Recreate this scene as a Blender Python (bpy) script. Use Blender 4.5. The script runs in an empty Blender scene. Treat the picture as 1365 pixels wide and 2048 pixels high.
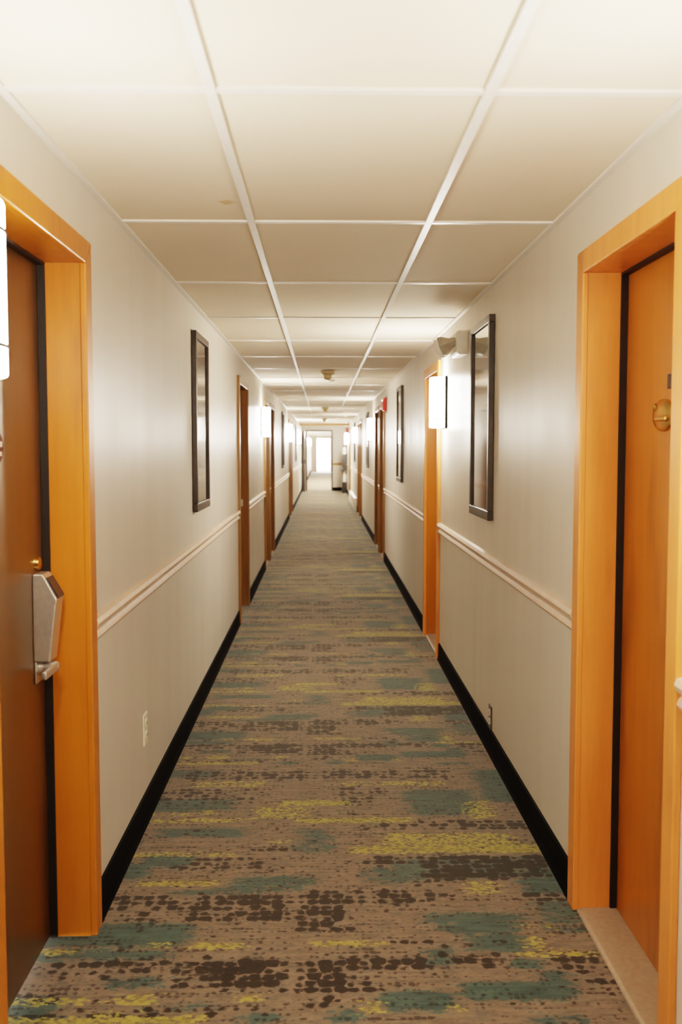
import bpy, bmesh, math, random
import numpy as np
from mathutils import Vector, Matrix

# ---------------------------------------------------------------- layout (metres; camera stands at x=0, y=0, looking along +y)
XL, XR, H = -0.704, 0.8177, 2.2476
Y_BACK, Y_CROSS, Y_END = -3.2, 33.5, 59.8
OPEN_H = 2.01
CAS_W, CAS_T, REC = 0.07, 0.02, 0.12
WALL_T = 0.22
LEFT_DOORS = [(2.03, 2.84), (8.09, 8.96), (11.72, 12.56), (12.86, 13.78), (20.25, 21.1), (21.4, 22.28), (54.2, 55.1)]
RIGHT_DOORS = [(2.20, 2.97), (6.71, 7.51), (12.62, 13.44), (13.80, 14.66), (19.85, 20.7), (21.02, 21.88), (27.9, 28.8)]

C = bpy.context.scene.collection

# ---------------------------------------------------------------- materials
MATS = {}
def new_mat(name):
    m = bpy.data.materials.new(name); m.use_nodes = True
    nt = m.node_tree; b = nt.nodes['Principled BSDF']
    MATS[name] = m
    return m, nt, b
def N(nt, t, **kw):
    n = nt.nodes.new(t)
    for k, v in kw.items(): setattr(n, k, v)
    return n
def link(nt, a, b): nt.links.new(a, b)
def math_node(nt, op, a, b=None, c=None, clamp=False):
    n = N(nt, 'ShaderNodeMath', operation=op); n.use_clamp = clamp
    for i, v in enumerate((a, b, c)):
        if v is None: continue
        if isinstance(v, (int, float)): n.inputs[i].default_value = v
        else: link(nt, v, n.inputs[i])
    return n.outputs[0]
def ramp(nt, fac, stops):
    r = N(nt, 'ShaderNodeValToRGB'); e = r.color_ramp.elements
    while len(e) < len(stops): e.new(0.5)
    for i, (p, c) in enumerate(stops):
        e[i].position = p; e[i].color = (*c, 1)
    link(nt, fac, r.inputs[0]); return r.outputs[0]
def mix(nt, fac, a, b, blend='MIX'):
    n = N(nt, 'ShaderNodeMix', data_type='RGBA', blend_type=blend)
    if isinstance(fac, (int, float)): n.inputs[0].default_value = fac
    else: link(nt, fac, n.inputs[0])
    for i, v in ((6, a), (7, b)):
        if isinstance(v, tuple): n.inputs[i].default_value = (*v, 1)
        else: link(nt, v, n.inputs[i])
    return n.outputs[2]
def noise(nt, vec, scale, detail=3, rough=.5):
    n = N(nt, 'ShaderNodeTexNoise'); n.inputs['Scale'].default_value = scale
    n.inputs['Detail'].default_value = detail; n.inputs['Roughness'].default_value = rough
    link(nt, vec, n.inputs['Vector']); return n.outputs['Fac']
def world_pos(nt): return N(nt, 'ShaderNodeNewGeometry').outputs['Position']
def mapping(nt, vec, scale, loc=(0, 0, 0)):
    n = N(nt, 'ShaderNodeMapping'); n.inputs['Scale'].default_value = scale; n.inputs['Location'].default_value = loc
    link(nt, vec, n.inputs['Vector']); return n.outputs[0]
def bump(nt, b, h, strength=.1, dist=.002):
    n = N(nt, 'ShaderNodeBump'); n.inputs['Strength'].default_value = strength; n.inputs['Distance'].default_value = dist
    link(nt, h, n.inputs['Height']); link(nt, n.outputs[0], b.inputs['Normal'])
def plain(name, col, rough=.5, metal=0., var=.06, scale=30., spec=.5):
    m, nt, b = new_mat(name)
    f = noise(nt, world_pos(nt), scale)
    lo = tuple(c * (1 - var) for c in col); hi = tuple(min(1, c * (1 + var)) for c in col)
    link(nt, ramp(nt, f, [(.3, lo), (.7, hi)]), b.inputs['Base Color'])
    b.inputs['Roughness'].default_value = rough; b.inputs['Metallic'].default_value = metal
    b.inputs['Specular IOR Level'].default_value = spec
    return m
def wood(name, dark, light, rough=.32, coat=.25, axis='Z', coat_rough=.12):
    m, nt, b = new_mat(name)
    p = world_pos(nt)
    sc = {'Z': (9, 9, .8), 'Y': (9, .8, 9)}[axis]
    a = noise(nt, mapping(nt, p, sc), 2.2, 5, .6)
    fine = noise(nt, mapping(nt, p, tuple(s * 5 for s in sc)), 3, 3, .5)
    big = noise(nt, mapping(nt, p, (3, 3, .9)), 1.3, 2)
    f = math_node(nt, 'ADD', math_node(nt, 'MULTIPLY', a, .55), math_node(nt, 'MULTIPLY', big, .45))
    f = math_node(nt, 'ADD', f, math_node(nt, 'MULTIPLY', math_node(nt, 'SUBTRACT', fine, .5), .10))
    wc = ramp(nt, f, [(.30, dark), (.70, light)])
    knot = noise(nt, mapping(nt, p, tuple(v * k for v, k in zip(sc, (.9, .9, 1.6)))), 1.0, 3, .55)
    wc = mix(nt, math_node(nt, 'MULTIPLY', ramp(nt, knot, [(.58, (0,) * 3), (.70, (1,) * 3)]), .5), wc, tuple(c * .55 for c in dark))
    link(nt, wc, b.inputs['Base Color'])
    b.inputs['Roughness'].default_value = rough
    b.inputs['Coat Weight'].default_value = coat; b.inputs['Coat Roughness'].default_value = coat_rough
    return m
def emit(name, col, strength):
    m, nt, b = new_mat(name)
    f = noise(nt, world_pos(nt), 6)
    link(nt, ramp(nt, f, [(0, tuple(c * .97 for c in col)), (1, col)]), b.inputs['Emission Color'])
    b.inputs['Emission Strength'].default_value = strength
    b.inputs['Base Color'].default_value = (.8, .8, .8, 1)
    return m

# wall paint: satin beige with faint vertical roller streaks
m, nt, b = new_mat('wall_paint')
p = world_pos(nt)
f = noise(nt, mapping(nt, p, (3, 3, .35)), 2.0, 4)
link(nt, ramp(nt, f, [(.3, (.675, .620, .540)), (.7, (.72, .665, .585))]), b.inputs['Base Color'])
link(nt, ramp(nt, noise(nt, mapping(nt, p, (2, 2, .3)), 2.2, 2), [(.35, (.33,) * 3), (.7, (.41,) * 3)]), b.inputs['Roughness'])
b.inputs['Specular IOR Level'].default_value = .5
bump(nt, b, noise(nt, p, 90, 2), .04, .001)

# ceiling tiles: matt off-white, faint mottling, one small brown water stain near the camera
m, nt, b = new_mat('ceiling_tile')
p = world_pos(nt)
base = ramp(nt, noise(nt, p, 1.1, 3), [(.3, (.745, .645, .515)), (.7, (.78, .68, .55))])
d = N(nt, 'ShaderNodeVectorMath', operation='DISTANCE')
link(nt, mapping(nt, p, (1, 1, 1)), d.inputs[0]); d.inputs[1].default_value = (-.301, 3.123, H + .006)
dd = math_node(nt, 'ADD', d.outputs['Value'], math_node(nt, 'MULTIPLY', math_node(nt, 'SUBTRACT', noise(nt, p, 40, 3), .5), .05))
st = ramp(nt, dd, [(.018, (.8,) * 3), (.034, (0,) * 3)])
link(nt, mix(nt, st, base, (.62, .42, .22)), b.inputs['Base Color'])
b.inputs['Roughness'].default_value = .85; b.inputs['Specular IOR Level'].default_value = .25
bump(nt, b, noise(nt, p, 180, 3, .7), .25, .0015)

plain('grid_metal', (.80, .76, .70), .35, 0, .03)
wood('door_wood', (.34, .108, .012), (.46, .165, .026), .34, .3, coat_rough=.22)
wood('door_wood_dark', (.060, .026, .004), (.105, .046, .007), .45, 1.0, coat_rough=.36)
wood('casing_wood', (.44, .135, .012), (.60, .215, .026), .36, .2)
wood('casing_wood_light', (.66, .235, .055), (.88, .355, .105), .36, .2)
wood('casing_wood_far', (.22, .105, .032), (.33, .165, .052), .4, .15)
wood('fire_door_wood', (.10, .038, .014), (.17, .068, .024), .4, .15)
wood('trim_wood', (.40, .22, .09), (.55, .33, .14), .4, .1, 'Y')
plain('rail_paint', (.64, .49, .37), .5, spec=.3)
plain('base_rubber', (.008, .007, .006), .75, 0, .2, spec=.08)
plain('seal_black', (.018, .013, .010), .6)
plain('threshold_stone', (.38, .295, .215), .4, 0, .08, 60)
plain('brushed_steel', (.66, .62, .57), .45, .9, .06, 90)
plain('dark_slot', (.035, .032, .032), .3)
plain('brass', (.62, .40, .14), .28, 1., .05)
plain('plaque_brown', (.10, .035, .018), .7, spec=.2)
plain('plaque_pink', (.72, .48, .38), .45)
plain('frame_dark', (.065, .052, .043), .36, .35, .1)
plain('plate_bronze', (.10, .085, .07), .4, .7)
plain('plate_black', (.012, .011, .010), .5, spec=.2)
plain('white_plastic', (.82, .78, .70), .4)
plain('head_plastic', (.44, .40, .32), .45)
plain('white_lens', (.88, .86, .82), .15)
plain('beige_plastic', (.62, .50, .30), .5)
plain('ivory_plastic', (.90, .86, .70), .35)
plain('grey_plastic', (.16, .125, .10), .35)
plain('red_plastic', (.62, .035, .025), .35)
plain('bronze_frame', (.075, .062, .05), .45, .3)
plain('black_plastic', (.022, .020, .018), .4)
plain('heater_enamel', (.74, .70, .62), .4)
plain('outdoor_concrete', (.7, .68, .64), .8)
plain('aluminium', (.70, .68, .65), .35, 1.)
for nm_, st_ in (('sconce_glow', 68.0), ('sconce_glow_mid', 96.0), ('sconce_glow_far', 92.0), ('sconce_glow_end', 350.0)): emit(nm_, (1.0, .90, .76), st_)

# glass: thin pane
m, nt, b = new_mat('picture_glass')
nt.nodes.remove(b)
tr = N(nt, 'ShaderNodeBsdfTransparent'); gl = N(nt, 'ShaderNodeBsdfGlossy'); gl.inputs['Roughness'].default_value = .06
fr = N(nt, 'ShaderNodeFresnel'); fr.inputs['IOR'].default_value = 1.2
mx = N(nt, 'ShaderNodeMixShader')
link(nt, fr.outputs[0], mx.inputs[0]); link(nt, tr.outputs[0], mx.inputs[1]); link(nt, gl.outputs[0], mx.inputs[2])
link(nt, mx.outputs[0], nt.nodes['Material Output'].inputs['Surface'])

# artwork: pale abstract print, olive wash at the top, lilac and tan flecks at the bottom
def art(name, top, mid, low, fleck):
    m, nt, b = new_mat(name)
    tc = N(nt, 'ShaderNodeTexCoord'); oi = N(nt, 'ShaderNodeObjectInfo')
    sx = N(nt, 'ShaderNodeSeparateXYZ'); link(nt, tc.outputs['Generated'], sx.inputs[0])
    nz = N(nt, 'ShaderNodeTexNoise', noise_dimensions='4D'); nz.inputs['Scale'].default_value = 4.0; nz.inputs['Detail'].default_value = 4
    link(nt, tc.outputs['Generated'], nz.inputs['Vector']); link(nt, math_node(nt, 'MULTIPLY', oi.outputs['Random'], 20), nz.inputs['W'])
    z = math_node(nt, 'ADD', sx.outputs['Z'], math_node(nt, 'MULTIPLY', math_node(nt, 'SUBTRACT', nz.outputs['Fac'], .5), .25))
    c = ramp(nt, z, [(0, low), (.25, low), (.4, mid), (.62, mid), (.8, top), (1, top)])
    fk = math_node(nt, 'MULTIPLY', ramp(nt, nz.outputs['Fac'], [(.52, (0,) * 3), (.56, (1,) * 3)]), ramp(nt, sx.outputs['Z'], [(.22, (1,) * 3), (.36, (0,) * 3)]))
    link(nt, mix(nt, math_node(nt, 'MULTIPLY', fk, .75), c, fleck), b.inputs['Base Color']); b.inputs['Roughness'].default_value = .6
art('art_olive', (.36, .36, .22), (.66, .60, .52), (.56, .53, .62), (.55, .45, .25))
art('art_pale', (.62, .58, .48), (.76, .71, .63), (.76, .74, .76), (.40, .40, .47))
art('art_rose', (.52, .42, .36), (.62, .52, .46), (.60, .50, .46), (.36, .20, .18))

# carpet: taupe pile with woven cross-streaks, driven by three painted weave masks stored on the floor mesh
m, nt, b = new_mat('carpet')
p = world_pos(nt)
sx = N(nt, 'ShaderNodeSeparateXYZ'); link(nt, p, sx.inputs[0])
ym = math_node(nt, 'WRAP', sx.outputs['Y'], 2.39 + 2.03, 2.39)
cb = N(nt, 'ShaderNodeCombineXYZ'); link(nt, sx.outputs['X'], cb.inputs[0]); link(nt, ym, cb.inputs[1])
q = cb.outputs[0]
at = N(nt, 'ShaderNodeAttribute', attribute_name='weave'); at.attribute_type = 'GEOMETRY'
sc = N(nt, 'ShaderNodeSeparateColor'); link(nt, at.outputs['Color'], sc.inputs[0])
yel, teal, dark = sc.outputs[0], sc.outputs[1], sc.outputs[2]
def sstep(v, lo, hi):
    n = N(nt, 'ShaderNodeMapRange', interpolation_type='SMOOTHSTEP')
    n.inputs['From Min'].default_value = lo; n.inputs['From Max'].default_value = hi
    link(nt, v, n.inputs['Value']); return n.outputs[0]
streak = noise(nt, mapping(nt, q, (5, 30, 1)), 1.6, 5, .65)
blot = noise(nt, mapping(nt, q, (13, 32, 1)), 1.4, 4, .6)
thread = noise(nt, mapping(nt, q, (9, 120, 1)), 1.2, 3, .6)
tuft = N(nt, 'ShaderNodeTexVoronoi', voronoi_dimensions='2D'); tuft.inputs['Scale'].default_value = 1.0; tuft.inputs['Randomness'].default_value = .8
link(nt, mapping(nt, q, (85, 115, 1)), tuft.inputs['Vector'])
tr_ = N(nt, 'ShaderNodeSeparateColor'); link(nt, tuft.outputs['Color'], tr_.inputs[0]); tuft_r = tr_.outputs[0]
def centred(v, k): return math_node(nt, 'MULTIPLY', math_node(nt, 'SUBTRACT', v, .5), k)
def add(*a):
    r_ = a[0]
    for v in a[1:]: r_ = math_node(nt, 'ADD', r_, v)
    return r_
base = ramp(nt, add(streak, centred(thread, .5), centred(tuft_r, .14)), [(.22, (.108, .084, .062)), (.5, (.198, .148, .107)), (.78, (.268, .200, .144))])
base = mix(nt, math_node(nt, 'MULTIPLY', sstep(blot, .52, .36), .45), base, (.085, .095, .084))
# teal
tv = add(teal, centred(blot, 1.9), centred(streak, 1.2), centred(thread, .4), centred(tuft_r, .34))
tm = math_node(nt, 'MULTIPLY', sstep(tv, .36, .56), .92)
tcol = ramp(nt, add(streak, centred(thread, .6)), [(.3, (.022, .056, .056)), (.7, (.058, .118, .106))])
col = mix(nt, tm, base, tcol)
# small dark tufts scattered in cross rows everywhere, larger round dots where the weave mask asks for them
def dots(sx_, sy_, rnd, radius, soft, alpha, jit):
    global col
    vd = N(nt, 'ShaderNodeTexVoronoi', voronoi_dimensions='2D'); vd.inputs['Scale'].default_value = 1.0; vd.inputs['Randomness'].default_value = rnd
    link(nt, mapping(nt, q, (sx_, sy_, 1)), vd.inputs['Vector'])
    vs = N(nt, 'ShaderNodeSeparateColor'); link(nt, vd.outputs['Color'], vs.inputs[0])
    rad = add(radius, centred(vs.outputs[1], jit))
    dv = math_node(nt, 'SUBTRACT', rad, add(vd.outputs['Distance'], centred(tuft_r, .16)))
    col = mix(nt, math_node(nt, 'MULTIPLY', sstep(dv, -.08, soft), alpha), col, (.013, .008, .006))
rowm = noise(nt, mapping(nt, q, (2.2, 34, 1)), 1.5, 3, .6)
dots(50, 46, .45, add(centred(rowm, 2.6), .02), .12, .72, .5)
dots(26, 27, .45, add(math_node(nt, 'MULTIPLY', dark, .66), centred(blot, .8), -.08), .12, .95, .55)
# yellow-green flecks, broken up tuft by tuft
yv = add(yel, centred(blot, 1.0), centred(thread, 1.0), centred(tuft_r, .75))
ymk = math_node(nt, 'MULTIPLY', sstep(yv, .50, .76), .84)
col = mix(nt, ymk, col, ramp(nt, tuft_r, [(.2, (.24, .205, .045)), (.8, (.40, .345, .075))]))
# pile grain
col = mix(nt, .35, col, ramp(nt, noise(nt, p, 420, 2), [(.3, (.45,) * 3), (.7, (1.0,) * 3)]), 'MULTIPLY')
link(nt, col, b.inputs['Base Color'])
b.inputs['Roughness'].default_value = .95; b.inputs['Specular IOR Level'].default_value = .15
b.inputs['Sheen Weight'].default_value = .36; b.inputs['Sheen Roughness'].default_value = .45
b.inputs['Sheen Tint'].default_value = (1, .95, .86, 1)
bump(nt, b, noise(nt, p, 300, 2), .4, .003)

# ---------------------------------------------------------------- mesh helpers
def box(bm, x0, x1, y0, y1, z0, z1):
    if x0 > x1: x0, x1 = x1, x0
    if y0 > y1: y0, y1 = y1, y0
    if z0 > z1: z0, z1 = z1, z0
    v = [bm.verts.new((x, y, z)) for x in (x0, x1) for y in (y0, y1) for z in (z0, z1)]
    for f in ((0, 1, 3, 2), (4, 6, 7, 5), (0, 4, 5, 1), (2, 3, 7, 6), (0, 2, 6, 4), (1, 5, 7, 3)):
        bm.faces.new([v[i] for i in f])
def prism(bm, poly, lo, hi, axis='y'):
    """poly: list of 2-D points; extruded along axis from lo to hi ('y': (x,z), 'x': (y,z), 'z': (x,y))"""
    def P(a, b_, t): return {'y': (a, t, b_), 'x': (t, a, b_), 'z': (a, b_, t)}[axis]
    A = [bm.verts.new(P(a, b_, lo)) for a, b_ in poly]; B = [bm.verts.new(P(a, b_, hi)) for a, b_ in poly]
    n = len(poly)
    bm.faces.new(A); bm.faces.new(B[::-1])
    for i in range(n): bm.faces.new((A[i], B[i], B[(i + 1) % n], A[(i + 1) % n]))
def lathe(bm, prof, seg=24, mat=None):
    """prof: (r, z) list; revolved about z; capped; optional matrix"""
    rings = []
    for r, z in prof:
        rings.append([bm.verts.new((r * math.cos(2 * math.pi * k / seg), r * math.sin(2 * math.pi * k / seg), z)) for k in range(seg)])
    for a, b_ in zip(rings, rings[1:]):
        for k in range(seg): bm.faces.new((a[k], a[(k + 1) % seg], b_[(k + 1) % seg], b_[k]))
    bm.faces.new(rings[0][::-1]); bm.faces.new(rings[-1])
    if mat is not None: bmesh.ops.transform(bm, matrix=mat, verts=[v for r in rings for v in r])
def make(name, bm, mat, parent=None, loc=None, bevel=0., smooth=False, seg=2):
    bmesh.ops.recalc_face_normals(bm, faces=bm.faces[:])
    me = bpy.data.meshes.new(name); bm.to_mesh(me); bm.free()
    me.materials.append(MATS[mat])
    o = bpy.data.objects.new(name, me); C.objects.link(o)
    if parent is not None: o.parent = parent
    if loc is not None: o.location = loc
    if bevel:
        md = o.modifiers.new('bevel', 'BEVEL'); md.width = bevel; md.segments = seg; md.limit_method = 'ANGLE'; md.angle_limit = math.radians(40)
    if smooth:
        for p_ in me.polygons: p_.use_smooth = True
        if not bevel:
            me.set_sharp_from_angle(angle=math.radians(40))
    return o
def B(): return bmesh.new()
def struct(o): o['kind'] = 'structure'; return o
def thing(name, label, cat, loc=(0, 0, 0), rotz=0., group=None):
    o = bpy.data.objects.new(name, None); C.objects.link(o)
    o.empty_display_size = .1
    o.location = loc; o.rotation_euler = (0, 0, rotz); o['label'] = label; o['category'] = cat
    if group: o['group'] = group
    return o
def copy_tree(o, parent=None):
    c = o.copy(); C.objects.link(c)
    if parent is not None: c.parent = parent
    for ch in list(o.children): copy_tree(ch, c)
    return c
def on_wall(side, y, z=0.): return ((XL if side == 'left' else XR), y, z), (0. if side == 'left' else math.pi)

# ---------------------------------------------------------------- shell
def wall(name, side, doors):
    bm = B(); x0, x1 = (XL - WALL_T, XL) if side == 'left' else (XR, XR + WALL_T)
    g = .02; y = Y_BACK - .2
    for a, c in doors:
        box(bm, x0, x1, y, a - g, 0, H + .05)
        box(bm, x0, x1, a - g, c + g, OPEN_H + g, H + .05)
        y = c + g
    box(bm, x0, x1, y, Y_END + .2, 0, H + .05)
    return struct(make(name, bm, 'wall_paint'))
wall('wall_left', 'left', LEFT_DOORS)
wall('wall_right', 'right', RIGHT_DOORS)
bm = B(); box(bm, XL, XR, Y_BACK - .15, Y_BACK, 0, H); struct(make('wall_back', bm, 'wall_paint'))

# floor with weave masks
PER, Y0P = 2.03, 2.39
YELLOW = [(-0.83,-0.74,2.729,2.763,1),(-0.72,-0.7,2.739,2.759,0.7),(-0.52,-0.44,2.76,2.803,0.6),(-0.4,-0.22,2.754,2.794,0.9),(-0.04,0.18,2.764,2.795,1),(-0.67,-0.62,2.47,2.512,0.7),(-0.55,-0.45,2.474,2.525,1),(-0.22,-0.18,2.479,2.515,1.2),(-0.68,-0.3,2.389,2.42,1),(-0.6,-0.48,2.427,2.45,0.7),(0.6,0.68,2.696,2.814,0.75),(0.56,0.77,2.693,2.726,0.8),(0.63,0.66,2.838,2.891,0.7),(0.71,0.73,2.828,2.889,0.6),(0.11,0.15,2.419,2.485,1.2),(0.34,0.36,2.426,2.457,1.1),(0.52,0.59,3.091,3.12,0.8),(0.26,0.54,4.123,4.18,0.8),(-0.58,-0.23,4.114,4.196,0.55),(0.06,0.23,4.116,4.185,0.5),(-0.2,0.12,3.895,3.952,0.9),(-0.29,-0.05,3.757,3.881,0.65),(-0.11,0.36,3.706,3.762,0.85),(-0.48,-0.43,3.8,3.859,1),(-0.7,-0.5,3.792,3.835,0.55),(-0.69,-0.3,3.718,3.764,0.75),(0.21,0.73,3.483,3.6,0.72),(0.1,0.81,3.417,3.484,0.9),(0.58,0.81,3.417,3.492,1.1),(0.56,0.71,3.742,3.938,0.6),(-0.19,-0.12,3.514,3.551,0.8),(-0.68,-0.32,3.401,3.444,0.65),(-0.64,-0.35,3.166,3.208,0.9),(0.47,0.59,3.092,3.188,0.65)]
TEAL = [(-0.69,-0.4,2.775,2.914,0.95),(-0.69,-0.42,2.697,2.756,0.75),(-0.85,-0.7,2.394,2.514,1),(-0.61,-0.44,2.552,2.61,0.75),(-0.48,-0.25,2.446,2.483,0.6),(-0.23,-0.1,2.383,2.431,0.8),(-0.52,-0.22,3.102,3.138,0.8),(0.31,0.65,2.894,2.962,0.75),(0.37,0.61,2.832,2.913,0.9),(0.44,0.62,2.721,2.831,0.85),(0.66,0.78,2.834,2.88,0.6),(0.29,0.39,2.645,2.752,0.75),(0.54,0.64,2.627,2.689,0.85),(0.38,0.69,2.477,2.564,1),(0.61,0.7,2.51,2.626,0.9),(0.15,0.36,2.434,2.525,0.95),(0.02,0.09,2.379,2.449,0.9),(0.52,0.7,2.368,2.405,0.8),(-0.71,-0.47,4.239,4.346,0.7),(-0.69,-0.36,3.833,3.979,0.7),(-0.64,-0.28,3.575,3.667,0.75),(-0.64,-0.47,3.323,3.415,0.95),(-0.3,-0.02,3.163,3.236,0.8),(-0.68,-0.61,3.222,3.35,0.9),(-0.36,-0.09,3.117,3.176,0.7),(0.34,0.65,3.782,4.072,0.75),(0.68,0.85,3.92,4.319,0.95),(-0.12,0.05,3.418,3.659,0.55),(0.14,0.34,3.178,3.308,0.65),(0.23,0.8,3.2,3.381,0.62),(0.66,0.79,3.088,3.218,0.85),(0.66,0.77,2.88,3.045,0.6)]
DARK = [(-0.67,-0.43,2.914,3.113,0.6),(-0.42,-0.38,2.92,3.121,1.4),(-0.37,-0.1,2.917,3.099,0.9),(-0.08,0.08,2.848,3.095,0.9),(-0.83,-0.61,2.598,2.693,0.75),(-0.65,-0.46,2.662,2.706,1),(-0.42,-0.38,2.538,2.686,1.5),(-0.37,-0.1,2.547,2.705,1.05),(-0.09,0.08,2.523,2.695,0.95),(-0.6,-0.46,2.607,2.678,0.6),(-0.85,-0.72,2.502,2.531,0.9),(-0.68,-0.15,2.425,2.447,0.95),(-0.04,0.06,2.459,2.506,0.7),(-0.62,-0.53,2.742,2.799,0.6),(-0.08,0.32,3.019,3.128,0.85),(0.32,0.52,3.051,3.115,0.6),(0.67,0.79,3.028,3.098,0.8),(0.22,0.37,2.768,2.797,0.9),(0.02,0.32,2.635,2.705,1),(0.32,0.54,2.643,2.722,0.7),(0.5,0.59,2.763,2.801,0.8),(0.66,0.77,2.612,2.703,0.9),(0.72,0.77,2.513,2.577,0.8),(-0.06,0.15,2.522,2.612,0.9),(-0.71,-0.27,3.904,4.091,0.55),(-0.65,0.59,4.208,4.335,0.75),(0.06,0.25,3.892,4.122,0.65),(0.13,0.51,3.637,3.717,0.65),(0.51,0.78,3.631,3.726,0.95),(-0.52,-0.37,3.575,3.667,0.6),(-0.25,-0.08,3.433,3.509,0.65),(-0.52,-0.31,3.292,3.387,0.75),(-0.31,-0.11,3.288,3.408,0.5),(0.12,0.35,3.308,3.4,0.7),(0.34,0.78,3.199,3.393,0.95),(0.25,0.44,3.143,3.203,0.6),(0.64,0.78,3.046,3.11,0.7)]

def weave(xs, ys):
    X, Yv = np.meshgrid(xs, ys, indexing='ij')
    Yp = (Yv - Y0P) % PER + Y0P
    out = []
    for L, sx_, sy_ in ((YELLOW, .08, .018), (TEAL, .10, .04), (DARK, .07, .03)):
        M = np.zeros_like(X)
        for x0, x1, y0, y1, s in L:
            if x0 < -.66: x0 -= .3
            if x1 > .74: x1 += .35
            for sh in (-PER, 0, PER):
                fx = np.clip(np.minimum(X - x0, x1 - X) / sx_ + .5, 0, 1)
                fy = np.clip(np.minimum(Yp + sh - y0, y1 - Yp - sh) / sy_ + .5, 0, 1)
                M = np.maximum(M, fx * fy * s)
        out.append(M)
    return out
def floor_mesh():
    xs = np.arange(XL - .2, XR + .2001, .02)
    ys = np.concatenate([np.arange(Y_BACK, 2, .05), np.arange(2, 16, .012), np.arange(16, Y_END + .06, .035)])
    nx, ny = len(xs), len(ys)
    X, Yv = np.meshgrid(xs, ys, indexing='ij')
    co = np.stack([X, Yv, np.zeros_like(X)], -1).reshape(-1, 3).astype(np.float32)
    i = (np.arange(nx - 1)[:, None] * ny + np.arange(ny - 1)[None, :]).ravel()
    faces = np.stack([i, i + ny, i + ny + 1, i + 1], -1).astype(np.int32)
    me = bpy.data.meshes.new('floor')
    me.vertices.add(len(co)); me.vertices.foreach_set('co', co.ravel())
    me.loops.add(faces.size); me.loops.foreach_set('vertex_index', faces.ravel())
    me.polygons.add(len(faces)); me.polygons.foreach_set('loop_start', np.arange(len(faces), dtype=np.int32) * 4)
    me.update(calc_edges=True)
    a = me.color_attributes.new('weave', 'FLOAT_COLOR', 'POINT')
    W = weave(xs, ys)
    c = np.stack([w.ravel() for w in W] + [np.ones(nx * ny)], -1).astype(np.float32)
    a.data.foreach_set('color', c.ravel())
    me.materials.append(MATS['carpet'])
    o = bpy.data.objects.new('floor', me); C.objects.link(o)
    return struct(o)
floor_mesh()
bm = B(); box(bm, -6, 6, Y_END + .16, Y_END + 14, -.06, 0); struct(make('ground_outside', bm, 'outdoor_concrete'))

# ceiling of lay-in tiles, plus the exposed grid
GL, GR = -.2426, .367
ROW0, ROWP = 2.152, 1.2192
bm = B()
rows = [ROW0 + ROWP * k for k in range(-5, 49) if ROW0 + ROWP * k > Y_BACK - 1.3]
for a in rows:
    c = a + ROWP
    for x0, x1 in ((XL, GL), (GL, GR), (GR, XR)):
        box(bm, x0, x1, max(a, Y_BACK), min(c, Y_END), H + .007, H + .03)
struct(make('ceiling', bm, 'ceiling_tile'))
bm = B(); w = .012
for x in (GL, GR): box(bm, x - w, x + w, Y_BACK, Y_END, H - .001, H + .012)
for a in rows:
    if a > Y_BACK:
        for x0, x1 in ((XL, GL - w), (GL + w, GR - w), (GR + w, XR)):
            box(bm, x0, x1, a - w, a + w, H, H + .012)
box(bm, XL, XL + .022, Y_BACK, Y_END, H - .0015, H + .012); box(bm, XR - .022, XR, Y_BACK, Y_END, H - .0015, H + .012)
struct(make('trim_1', bm, 'grid_metal'))

# baseboards and chair rails between the door casings
def spans(doors, pad=CAS_W + .001, y_lo=Y_BACK, stops=(Y_CROSS, Y_CROSS + .16)):
    out, y = [], y_lo
    for a, c in doors:
        out.append((y, a - pad)); y = c + pad
    out.append((y, Y_END))
    res = []
    for a, c in out:
        if a < stops[0] < c: res += [(a, stops[0]), (stops[1], c)]
        else: res.append((a, c))
    return res
RAIL = [(0, .885), (.011, .886), (.017, .896), (.013, .908), (.007, .914), (.007, .921), (.019, .928), (.024, .942), (.018, .956), (0, .961)]
BASE = [(0, 0), (.018, 0), (.012, .012), (.009, .03), (.008, .112), (0, .116)]
for side, doors, nb, nr in (('left', LEFT_DOORS, 'baseboard_left', 'trim_2'), ('right', RIGHT_DOORS, 'baseboard_right', 'trim_3')):
    s, x = (1, XL) if side == 'left' else (-1, XR)
    bm, br = B(), B()
    for a, c in spans(doors):
        if c - a < .02: continue
        prism(bm, [(x + s * px, z) for px, z in BASE], a, c)
        prism(br, [(x + s * px, z) for px, z in RAIL], a, c)
    struct(make(nb, bm, 'base_rubber')); struct(make(nr, br, 'rail_paint', smooth=True))

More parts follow.
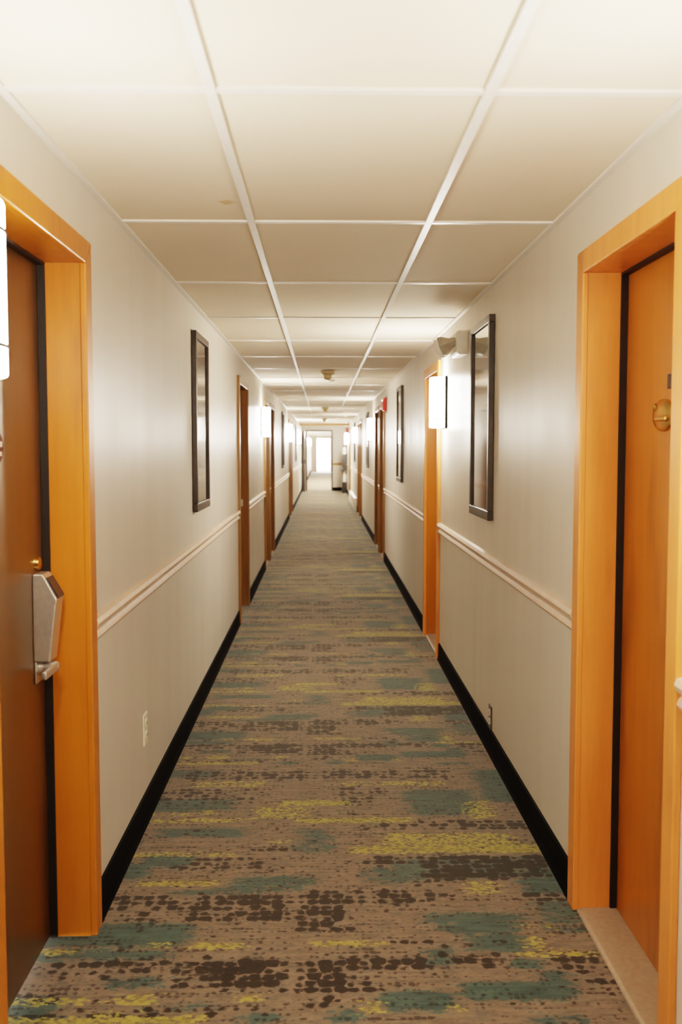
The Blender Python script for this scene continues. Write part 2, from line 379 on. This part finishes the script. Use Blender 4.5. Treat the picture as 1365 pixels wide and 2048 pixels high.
# ---------------------------------------------------------------- doors in the side walls
def u_frame(bm, fx0, fx1, y0, y1, top, w):
    """three mitred boards around an opening; fx0..fx1 across the wall, w wide"""
    x = (fx0, fx1)
    def quadprism(pts):
        A = [bm.verts.new((fx0, a, z)) for a, z in pts]; Bv = [bm.verts.new((fx1, a, z)) for a, z in pts]
        bm.faces.new(A); bm.faces.new(Bv[::-1])
        for i in range(4): bm.faces.new((A[i], Bv[i], Bv[(i + 1) % 4], A[(i + 1) % 4]))
    quadprism([(y0, 0), (y0, top), (y0 - w, top + w), (y0 - w, 0)])
    quadprism([(y1, 0), (y1, top), (y1 + w, top + w), (y1 + w, 0)])
    quadprism([(y0, top), (y1, top), (y1 + w, top + w), (y0 - w, top + w)])
def lock_set(leaf_parent, s, y):
    """electronic lever lock on the leaf face; local frame of the door, s points into the corridor"""
    fx = -REC * s
    k = B()
    prism(k, [(fx, .865), (fx, 1.118), (fx + s * .030, 1.118), (fx + s * .036, 1.108), (fx + s * .070, 1.045), (fx + s * .066, 1.03), (fx + s * .050, .895), (fx + s * .046, .865)], y - .038, y + .038)
    lk = make('door_lock', k, 'brushed_steel', leaf_parent, bevel=.004)
    k = B(); prism(k, [(fx + s * .0375, 1.106), (fx + s * .0405, 1.108), (fx + s * .0725, 1.052), (fx + s * .0695, 1.047)], y - .030, y + .030)
    make('card_slot', k, 'dark_slot', lk)
    k = B(); lathe(k, [(.026, 0), (.026, .012), (.017, .018), (.015, .058), (.010, .062)], 20, Matrix.Translation((fx, y, .845)) @ Matrix.Rotation(s * math.pi / 2, 4, 'Y'))
    prism(k, [(fx + s * .046, .836), (fx + s * .046, .856), (fx + s * .060, .858), (fx + s * .060, .834)], y - .125, y + .01)
    make('lever', k, 'brushed_steel', lk, bevel=.003, smooth=True)
    k = B(); box(k, fx, fx + s * .006, y - .034, y + .034, .80, .866); make('lock_plate', k, 'brushed_steel', lk, bevel=.003)
    k = B(); lathe(k, [(.02, 0), (.018, .012), (.006, .016)], 16, Matrix.Translation((fx, y, 1.145)) @ Matrix.Rotation(s * math.pi / 2, 4, 'Y'))
    make('deadbolt_cover', k, 'brass', lk, smooth=True)
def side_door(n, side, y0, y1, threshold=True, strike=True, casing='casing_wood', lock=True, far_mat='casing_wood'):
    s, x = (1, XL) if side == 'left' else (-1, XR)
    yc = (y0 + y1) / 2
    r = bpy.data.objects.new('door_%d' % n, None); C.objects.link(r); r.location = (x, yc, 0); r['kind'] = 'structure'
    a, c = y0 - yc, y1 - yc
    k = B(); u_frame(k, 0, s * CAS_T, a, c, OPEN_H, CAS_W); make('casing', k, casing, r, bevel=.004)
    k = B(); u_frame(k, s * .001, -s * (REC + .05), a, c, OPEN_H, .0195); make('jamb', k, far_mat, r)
    k = B(); u_frame(k, -s * (REC - .022), -s * (REC - .001), a + .009, c - .009, OPEN_H - .009, .009); make('weather_strip', k, 'seal_black', r)
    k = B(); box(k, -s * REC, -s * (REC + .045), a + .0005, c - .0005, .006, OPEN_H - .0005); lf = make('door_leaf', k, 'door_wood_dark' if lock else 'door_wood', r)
    if threshold:
        k = B(); prism(k, [(s * .006, 0), (s * .004, .006), (-s * .004, .010), (-s * (REC - .002), .012), (-s * (REC - .002), 0)], a + .0005, c - .0005)
        make('threshold', k, 'threshold_stone', r)
    if strike:
        k = B(); box(k, -s * .062, -s * .035, c - .0015, c + .0, .935, 1.0); make('strike_plate', k, 'aluminium', r)
    if lock: lock_set(lf, s, c - .075)
    return r, lf
n = 0
door = {}
for side, doors in (('left', LEFT_DOORS), ('right', RIGHT_DOORS)):
    for i, (a, c) in enumerate(doors):
        n += 1
        far = a > 8
        no_thr = (side == 'left' and i in (0, 1, 6))
        near_right = side == 'right' and i == 0
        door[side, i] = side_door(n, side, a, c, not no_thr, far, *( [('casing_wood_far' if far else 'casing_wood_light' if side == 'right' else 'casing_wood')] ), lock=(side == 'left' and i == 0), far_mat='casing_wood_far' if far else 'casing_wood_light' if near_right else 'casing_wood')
DOOR_LABELS = {
    ('left', 0): 'dark orange wooden door with silver electronic lock, nearest on the left',
    ('left', 1): 'recessed wooden door on the left wall just past the olive-green picture',
    ('left', 2): 'wooden door just past the nearer left wall sconce, first of its pair',
    ('left', 3): 'second wooden door of the first pair on the left wall',
    ('left', 4): 'first wooden door of the second pair on the left wall',
    ('left', 5): 'second wooden door of the second pair on the left wall',
    ('left', 6): 'farthest wooden door on the left wall, beyond the cross-corridor doorway',
    ('right', 0): 'orange wooden door with brass knocker, nearest on the right',
    ('right', 1): 'wooden door behind the large glowing sconce on the right wall',
    ('right', 2): 'wooden door under the red fire alarm, first of its pair on the right',
    ('right', 3): 'second wooden door of the first pair on the right wall',
    ('right', 4): 'first wooden door of the second pair on the right wall',
    ('right', 5): 'second wooden door of the second pair on the right, next to the heater',
    ('right', 6): 'wooden door on the far right just before the dispenser stand'}
for k_, l_ in DOOR_LABELS.items(): door[k_][0]['label'] = l_
# round number plaque on the near left leaf, knocker and viewer on the near right leaf
r, lf = door['left', 0]; yc = (2.03 + 2.84) / 2
k = B(); lathe(k, [(.040, 0), (.040, .004), (.036, .006)], 32, Matrix.Translation((-REC, 2.455 - yc, 1.477)) @ Matrix.Rotation(math.pi / 2, 4, 'Y'))
pq = make('door_plaque', k, 'plaque_brown', lf, smooth=True)
k = B(); box(k, -REC + .0062, -REC + .0072, 2.45 - yc, 2.478 - yc, 1.478, 1.492); box(k, -REC + .0062, -REC + .0072, 2.44 - yc, 2.474 - yc, 1.455, 1.466)
make('plaque_mark', k, 'plaque_pink', pq)
r, lf = door['right', 0]; yc = (2.20 + 2.97) / 2
k = B()
lathe(k, [(.040, 0), (.040, .006), (.034, .012), (.012, .014)], 24, Matrix.Translation((REC, 2.63 - yc, 1.565)) @ Matrix.Rotation(-math.pi / 2, 4, 'Y') @ Matrix.Diagonal((1.1, 1.9, 1, 1)))
kn = make('door_knocker', k, 'brass', lf, smooth=True)
k = B(); lathe(k, [(.011, 0), (.011, .006), (.006, .010)], 16, Matrix.Translation((REC - .008, 2.672 - yc, 1.588)) @ Matrix.Rotation(-math.pi / 2, 4, 'Y'))
make('knocker_knob', k, 'brass', kn, smooth=True)
k = B(); box(k, REC - .022, REC - .012, 2.57 - yc, 2.655 - yc, 1.548, 1.562); make('knocker_bar', k, 'brass', kn, bevel=.004)
k = B(); box(k, REC - .004, REC, 2.56 - yc, 2.605 - yc, 1.635, 1.675); make('door_viewer', k, 'plate_bronze', lf, bevel=.003)

# ---------------------------------------------------------------- cross-corridor wall with the fire door
OX0, OX1, OZ = -.53, .315, 2.05
bm = B()
box(bm, XL, OX0, Y_CROSS, Y_CROSS + .15, 0, H); box(bm, OX1, XR, Y_CROSS, Y_CROSS + .15, 0, H); box(bm, OX0, OX1, Y_CROSS, Y_CROSS + .15, OZ, H)
struct(make('wall_cross', bm, 'wall_paint'))
bm = B(); prism(bm, [(Y_CROSS - px, z) for px, z in BASE], OX1 + .052, XR, 'x'); struct(make('baseboard_cross', bm, 'base_rubber'))
bm = B(); prism(bm, [(Y_CROSS - px, z) for px, z in RAIL], OX1 + .052, XR, 'x'); struct(make('trim_4', bm, 'trim_wood'))
fd = bpy.data.objects.new('door_%d' % (n + 1), None); C.objects.link(fd); fd.location = (OX0, Y_CROSS, 0); fd['kind'] = 'structure'; fd['label'] = 'brown fire door held open in a dark metal frame across the corridor'
def rel(bm, o): bmesh.ops.translate(bm, vec=(-o.location.x, -o.location.y, -o.location.z), verts=bm.verts[:]); return bm
k = B(); e = .05
box(k, OX0 - e, OX0, Y_CROSS - .012, Y_CROSS + .162, 0, OZ); box(k, OX1, OX1 + e, Y_CROSS - .012, Y_CROSS + .162, 0, OZ); box(k, OX0 - e, OX1 + e, Y_CROSS - .012, Y_CROSS + .162, OZ, OZ + e)
make('door_frame', rel(k, fd), 'bronze_frame', fd, bevel=.004)
k = B(); box(k, -.640, -.596, Y_CROSS - .93, Y_CROSS - .03, .01, OZ); lf = make('door_leaf', rel(k, fd), 'fire_door_wood', fd, bevel=.003)
k = B(); box(k, -.6405, -.5955, Y_CROSS - .938, Y_CROSS - .9295, .01, OZ); make('edge_strip', rel(k, fd), 'bronze_frame', lf)
k = B(); box(k, -.596, -.575, Y_CROSS - .89, Y_CROSS - .84, .95, 1.10); box(k, -.575, -.555, Y_CROSS - .88, Y_CROSS - .78, 1.0, 1.02)
box(k, -.661, -.640, Y_CROSS - .89, Y_CROSS - .84, .95, 1.10); box(k, -.68, -.661, Y_CROSS - .88, Y_CROSS - .78, 1.0, 1.02)
make('door_handle', rel(k, fd), 'black_plastic', lf, bevel=.003)
# shallow timber strip under the ceiling before the cross wall
bm = B(); box(bm, XL, XR, 29.95, 30.0, H - .075, H - .002); struct(make('trim_5', bm, 'trim_wood', bevel=.004))

# far end wall with the glazed exit door
EX0, EX1, EZ = -.37, .53, 2.13
bm = B(); box(bm, XL, EX0, Y_END, Y_END + .15, 0, H); box(bm, EX1, XR, Y_END, Y_END + .15, 0, H); box(bm, EX0, EX1, Y_END, Y_END + .15, EZ, H)
struct(make('wall_end', bm, 'wall_paint'))
ex = bpy.data.objects.new('door_%d' % (n + 2), None); C.objects.link(ex); ex.location = ((EX0 + EX1) / 2, Y_END, 0); ex['kind'] = 'structure'; ex['label'] = 'bright glazed exit door in a wood surround at the very end of the corridor'
k = B(); e = .09
box(k, EX0 - e, EX0, Y_END - .02, Y_END, 0, EZ); box(k, EX1, EX1 + e, Y_END - .02, Y_END, 0, EZ); box(k, EX0 - e, EX1 + e, Y_END - .02, Y_END, EZ, EZ + .06)
make('casing', rel(k, ex), 'trim_wood', ex, bevel=.004)
k = B(); e = .05
box(k, EX0, EX0 + e, Y_END + .03, Y_END + .07, .01, EZ); box(k, EX1 - e, EX1, Y_END + .03, Y_END + .07, .01, EZ); box(k, EX0 + e, EX1 - e, Y_END + .03, Y_END + .07, .01, .10); box(k, EX0 + e, EX1 - e, Y_END + .03, Y_END + .07, EZ - .07, EZ)
dl = make('door_leaf', rel(k, ex), 'aluminium', ex, bevel=.004)
k = B(); k.faces.new([k.verts.new(v) for v in ((EX0 + e, Y_END + .05, .10), (EX1 - e, Y_END + .05, .10), (EX1 - e, Y_END + .05, EZ - .07), (EX0 + e, Y_END + .05, EZ - .07))]); make('glass_pane', rel(k, ex), 'picture_glass', dl)
k = B(); box(k, EX0 + .06, EX0 + .40, Y_END + .005, Y_END + .03, 1.16, 1.20); make('push_bar', rel(k, ex), 'aluminium', dl, bevel=.004)
k = B(); box(k, EX1 - .45, EX1 - .1, Y_END - .03, Y_END + .03, EZ - .07, EZ - .005); box(k, EX1 - .5, EX1 - .2, Y_END - .05, Y_END - .03, EZ - .03, EZ - .012); make('door_closer', rel(k, ex), 'beige_plastic', dl, bevel=.004)

# ---------------------------------------------------------------- wall sconces
def build_sconce():
    r = thing('wall_sconce', '', 'wall lamp')
    k = B(); box(k, 0, .016, -.118, .118, -.170, .170); make('back_plate', k, 'plate_black', r, bevel=.003)
    def arc(rx, ry, k0=0.0):
        return [(k0 + rx * math.cos(t) ** .75 if math.cos(t) > 1e-6 else k0, ry * math.sin(t)) for t in [math.pi * (i / 20 - .5) for i in range(21)]]
    k = B(); prism(k, arc(.088, .098, .0165), -.165, .165, 'z'); make('lamp_shade', k, 'sconce_glow', r, bevel=.006, smooth=True)
    for z in (.108, -.108):
        k = B(); prism(k, arc(.0905, .1005, .0162), z - .004, z + .004, 'z'); make('metal_band', k, 'plate_bronze', r)
    return r
SC = [('left', 1.84, 'white wall sconce glowing at the near left edge beside the lever-lock door'),
      ('right', 1.62, 'white wall sconce on the near right wall just before the door with the brass knocker'),
      ('right', 6.42, 'large glowing white wall sconce under the twin-head emergency light'),
      ('left', 11.17, 'glowing white wall sconce on the left wall before the first pair of wooden doors'),
      ('right', 15.27, 'glowing white wall sconce on the right wall just beyond the first pair of doors'),
      ('left', 19.15, 'glowing white wall sconce on the left wall before the second pair of wooden doors'),
      ('right', 22.2, 'glowing white wall sconce on the right wall above the near end of the baseboard heater'),
      ('left', 26.8, 'glowing white wall sconce on the left wall nearest the open fire door'),
      ('right', 30.6, 'glowing white wall sconce on the right wall above the dispenser stand at the far end'),
      ('left', 46.0, 'small glowing wall sconce on the left wall seen through the far doorway'),
      ('left', 51.5, 'farthest small glowing wall sconce on the left wall, close to the exit door')]
proto = None
for side, y, lab in SC:
    o = build_sconce() if proto is None else copy_tree(proto)
    proto = proto or o
    o.location, rz = on_wall(side, y, 1.776); o.rotation_euler.z = rz
    o['label'] = lab; o['group'] = 'white wall sconces along the corridor'
    for ch in o.children:
        if ch.name.startswith('lamp_shade'):
            ch.material_slots[0].link = 'OBJECT'
            ch.material_slots[0].material = MATS['sconce_glow' if y < 3 else 'sconce_glow_mid' if y < 8 else 'sconce_glow_far' if y < 25 else 'sconce_glow_end']

# ---------------------------------------------------------------- framed pictures
def build_picture(artmat):
    r = thing('framed_picture', '', 'picture')
    w, h, b_ = .29, .49, .036
    k = B()
    for y0, y1, z0, z1 in ((-w, w, -h, -h + b_ * 1.25), (-w, w, h - b_, h), (-w, -w + b_, -h + b_ * 1.25, h - b_), (w - b_, w, -h + b_ * 1.25, h - b_)):
        box(k, 0, .028, y0, y1, z0, z1)
    make('picture_frame', k, 'frame_dark', r, bevel=.003)
    k = B(); box(k, .002, .012, -w + b_ - .002, w - b_ + .002, -h + b_, h - b_ + .002); make('artwork', k, artmat, r)
    k = B(); k.faces.new([k.verts.new(v) for v in ((.017, -w + b_, -h + b_ * 1.25), (.017, w - b_, -h + b_ * 1.25), (.017, w - b_, h - b_), (.017, -w + b_, h - b_))]); make('glass_pane', k, 'picture_glass', r)
    return r
PICS = [('left', 5.52, 'art_olive', 'dark-framed picture with olive-green print on the near left wall'),
        ('right', 4.87, 'art_pale', 'large dark-framed picture with pale print on the near right wall beside the emergency light'),
        ('right', 10.0, 'art_rose', 'dark-framed picture on the right wall between the single door and the door pair'),
        ('left', 17.0, 'art_rose', 'dark-framed picture on the left wall between the two pairs of doors'),
        ('right', 17.2, 'art_rose', 'dark-framed picture on the right wall just beyond the second glowing sconce'),
        ('right', 24.0, 'art_rose', 'narrow-looking dark-framed picture on the right wall above the baseboard heater'),
        ('left', 25.4, 'art_rose', 'farthest dark-framed picture on the left wall, before the last sconce')]
for side, y, am, lab in PICS:
    o = build_picture(am)
    o.location, rz = on_wall(side, y, 1.618); o.rotation_euler.z = rz
    o['label'] = lab; o['group'] = 'framed pictures along the corridor walls'

# ---------------------------------------------------------------- emergency light
(loc, rz) = on_wall('right', 5.55, 2.065)
el = thing('wall_emergency_light', 'off-white twin-head emergency light high on the right wall beside the large picture', 'emergency light', loc, rz)
k = B(); prism(k, [(0, -.065), (.055, -.065), (.066, -.05), (.066, .06), (.055, .068), (0, .068)], -.135, .135); make('housing', k, 'white_plastic', el, bevel=.006)
for q_ in (-1, 1):
    rot = Matrix.Translation((.072, q_ * .075, .012)) @ Matrix.Rotation(q_ * -.35, 4, 'Z') @ Matrix.Rotation(math.radians(112), 4, 'Y')
    k = B(); lathe(k, [(.020, -.012), (.026, .0), (.031, .02), (.057, .055), (.063, .080)], 6, rot @ Matrix.Rotation(math.pi / 6, 4, 'Z'))
    hd = make('lamp_head', k, 'head_plastic', el, bevel=.004)
    k = B(); lathe(k, [(.054, .0795), (.054, .083), (.03, .086)], 20, rot); make('lens', k, 'white_lens', hd, smooth=True)

# ---------------------------------------------------------------- ceiling devices
def smoke(y, lab):
    o = thing('smoke_detector', lab, 'smoke detector', (.055, y, H - .001), 0, 'beige smoke detectors along the ceiling centre')
    k = B(); lathe(k, [(.074, 0), (.074, -.012), (.068, -.026), (.048, -.040)], 32); make('base', k, 'beige_plastic', o, smooth=True)
    k = B(); lathe(k, [(.040, -.038), (.038, -.066), (.036, -.078), (.024, -.084)], 24); make('sensor_cap', k, 'beige_plastic', o, smooth=True)
smoke(9.75, 'nearest beige smoke detector hanging from the middle of the ceiling')
smoke(18.3, 'second beige smoke detector along the ceiling, past the first door pairs')
smoke(25.3, 'farthest beige smoke detector on the ceiling, before the cross-corridor wall')
for y, x, lab in ((11.1, .09, 'small flat pale sprinkler cover just behind the nearest smoke detector'), (22.2, .02, 'small flat pale sprinkler cover between the second and third smoke detectors')):
    o = thing('sprinkler_cover', lab, 'sprinkler', (x, y, H - .001), 0, 'flat ceiling sprinkler covers')
    k = B(); lathe(k, [(.055, 0), (.055, -.006), (.050, -.010)], 28); make('cover_ring', k, 'grid_metal', o, smooth=True)
    k = B(); lathe(k, [(.030, -.010), (.030, -.016), (.02, -.018)], 24); make('cover_cap', k, 'grid_metal', o, smooth=True)

# ---------------------------------------------------------------- fire alarms, outlets
def alarm(y, z, lab):
    (loc, rz) = on_wall('right', y, z)
    o = thing('fire_alarm', lab, 'fire alarm', loc, rz, 'red fire alarm strobes on the right wall')
    k = B(); box(k, 0, .006, -.062, .062, -.105, .105); make('mounting_plate', k, 'plate_bronze', o)
    k = B(); prism(k, [(.006, -.09), (.045, -.085), (.052, -.07), (.052, .03), (.038, .045), (.038, .08), (.006, .09)], -.055, .055); bd = make('alarm_body', k, 'red_plastic', o, bevel=.004)
    k = B(); box(k, .0385, .058, -.035, .035, .048, .076); make('strobe_lens', k, 'white_lens', o, bevel=.004)
    k = B()
    for zz in (-.06, -.04, -.02): box(k, .052, .0535, -.035, .035, zz, zz + .008)
    make('grille', k, 'white_plastic', bd)
alarm(12.3, 2.03, 'red fire alarm strobe high on the right wall above the first door pair')
alarm(30.1, 2.03, 'small red fire alarm strobe on the right wall above the dispenser stand')
def outlet(side, y, z, h, body, face, lab):
    (loc, rz) = on_wall(side, y, z)
    o = thing('wall_outlet', lab, 'outlet', loc, rz)
    k = B(); box(k, 0, .007, -.036, .036, -h / 2, h / 2); pl = make('cover_plate', k, body, o, bevel=.003)
    for q_ in (-1, 1):
        k = B(); lathe(k, [(.017, 0), (.017, .0035), (.015, .004)], 20, Matrix.Translation((.0065, 0, q_ * h * .19)) @ Matrix.Rotation(math.pi / 2, 4, 'Y')); s_ = make('socket', k, face, pl)
        k = B(); box(k, .0104, .0112, -.007, -.005, q_ * h * .19 - .005, q_ * h * .19 + .005); box(k, .0104, .0112, .005, .007, q_ * h * .19 - .005, q_ * h * .19 + .005); make('slot', k, 'dark_slot', pl)
outlet('left', 3.75, .37, .125, 'ivory_plastic', 'ivory_plastic', 'ivory outlet plate low on the left wall under the chair rail')
outlet('right', 4.58, .175, .115, 'grey_plastic', 'white_plastic', 'dark grey outlet plate low on the right wall just above the black baseboard')

# ---------------------------------------------------------------- baseboard heater
(loc, rz) = on_wall('right', 24.7, 0)
o = thing('baseboard_heater', 'long off-white baseboard heater on the floor along the right wall far down the corridor', 'heater', loc, rz)
L_ = 2.1
k = B(); prism(k, [(.009, .02), (.070, .02), (.070, .24), (.055, .275), (.009, .30)], -L_, L_); make('cabinet', k, 'heater_enamel', o, bevel=.004)
k = B(); prism(k, [(.0705, .245), (.0735, .243), (.060, .275), (.057, .275)], -L_ + .06, L_ - .06); make('louvre', k, 'dark_slot', o)
for q_ in (-1, 1):
    k = B(); box(k, .0095, .078, q_ * L_ - .03, q_ * L_ + .03, 0, .31); make('end_cap', k, 'heater_enamel', o, bevel=.006)

# ---------------------------------------------------------------- dispenser stand at the far right
o = thing('dispenser_stand', 'tall black and white dispenser stand against the right wall at the far end', 'dispenser', (.735, 31.9, 0))
k = B(); box(k, -.085, .07, -.16, .16, 0, .36); make('base_cabinet', k, 'black_plastic', o, bevel=.01)
k = B(); lathe(k, [(.062, .36), (.062, .73)], 24, Matrix.Translation((.005, .02, 0))); make('cup_column', k, 'white_plastic', o, smooth=True)
for y in (-.14, .14):
    k = B(); box(k, -.072, -.056, y - .008, y + .008, .36, .735); make('leg', k, 'black_plastic', o)
k = B(); box(k, -.125, .075, -.17, .17, .735, .78); make('drip_tray', k, 'black_plastic', o, bevel=.006)
k = B(); prism(k, [(-.075, .78), (.07, .78), (.07, 1.28), (-.055, 1.28), (-.085, 1.22)], -.15, .15); hb = make('dispenser_body', k, 'black_plastic', o, bevel=.008)
k = B(); box(k, -.093, -.078, -.05, .05, 1.0, 1.12); make('control_panel', k, 'grey_plastic', hb, bevel=.003)
k = B(); lathe(k, [(.062, 1.28), (.066, 1.31), (.066, 1.48), (.05, 1.515)], 24, Matrix.Translation((.003, 0, 0))); make('water_jug', k, 'white_lens', o, smooth=True)
k = B(); lathe(k, [(.075, 1.515), (.075, 1.54), (.06, 1.545)], 24, Matrix.Translation((-.003, 0, 0))); make('lid', k, 'black_plastic', o, smooth=True)
# unseen fill lights added for brightness, no fixtures modelled: two behind the photographer, a row overhead in the section beyond the fire door
for x_, y_, z_, e_ in ((XL + .22, -.35, 1.72, 15), (XR - .25, -.5, 1.98, 3), (.06, 36.5, 2.0, 330), (.06, 40.0, 2.0, 380), (.06, 43.5, 2.0, 230)):
    ld = bpy.data.lights.new('unseen_fill_lamp', 'POINT'); ld.energy = e_; ld.color = (1, .91, .78); ld.shadow_soft_size = .12
    lo = bpy.data.objects.new('unseen_fill_lamp', ld); C.objects.link(lo); lo.location = (x_, y_, z_)
# ---------------------------------------------------------------- camera, daylight, look
cam = bpy.data.cameras.new('camera'); co = bpy.data.objects.new('camera', cam); C.objects.link(co)
cam.sensor_fit = 'VERTICAL'; cam.sensor_height = 36.0; cam.lens = 36.0 * 1925.42 / 2048
co.location = (0, 0, 1.475)
pi_, ya = .0662, .0194
co.rotation_euler = (math.pi / 2 - pi_, 0, -ya)
cam.clip_start = .05; cam.clip_end = 300
cam.dof.use_dof = True; cam.dof.focus_distance = 4.0; cam.dof.aperture_fstop = 3.7
sc_ = bpy.context.scene; sc_.camera = co
w_ = bpy.data.worlds.new('daylight'); sc_.world = w_; w_.use_nodes = True
nt = w_.node_tree; bg = nt.nodes['Background']
sky = N(nt, 'ShaderNodeTexSky'); sky.sky_type = 'HOSEK_WILKIE'; sky.turbidity = 6; sky.sun_direction = (.3, .3, .9)
mx_ = N(nt, 'ShaderNodeMix', data_type='RGBA'); mx_.inputs[0].default_value = .75; link(nt, sky.outputs[0], mx_.inputs[6]); mx_.inputs[7].default_value = (1, .98, .95, 1)
link(nt, mx_.outputs[2], bg.inputs['Color']); bg.inputs['Strength'].default_value = 45.0
sc_.view_settings.view_transform = 'Filmic'; sc_.view_settings.look = 'High Contrast'
sc_.view_settings.exposure = 0.36
sc_.cycles.use_denoising = True
sc_.cycles.max_bounces = 10; sc_.cycles.diffuse_bounces = 6; sc_.cycles.sample_clamp_indirect = 8
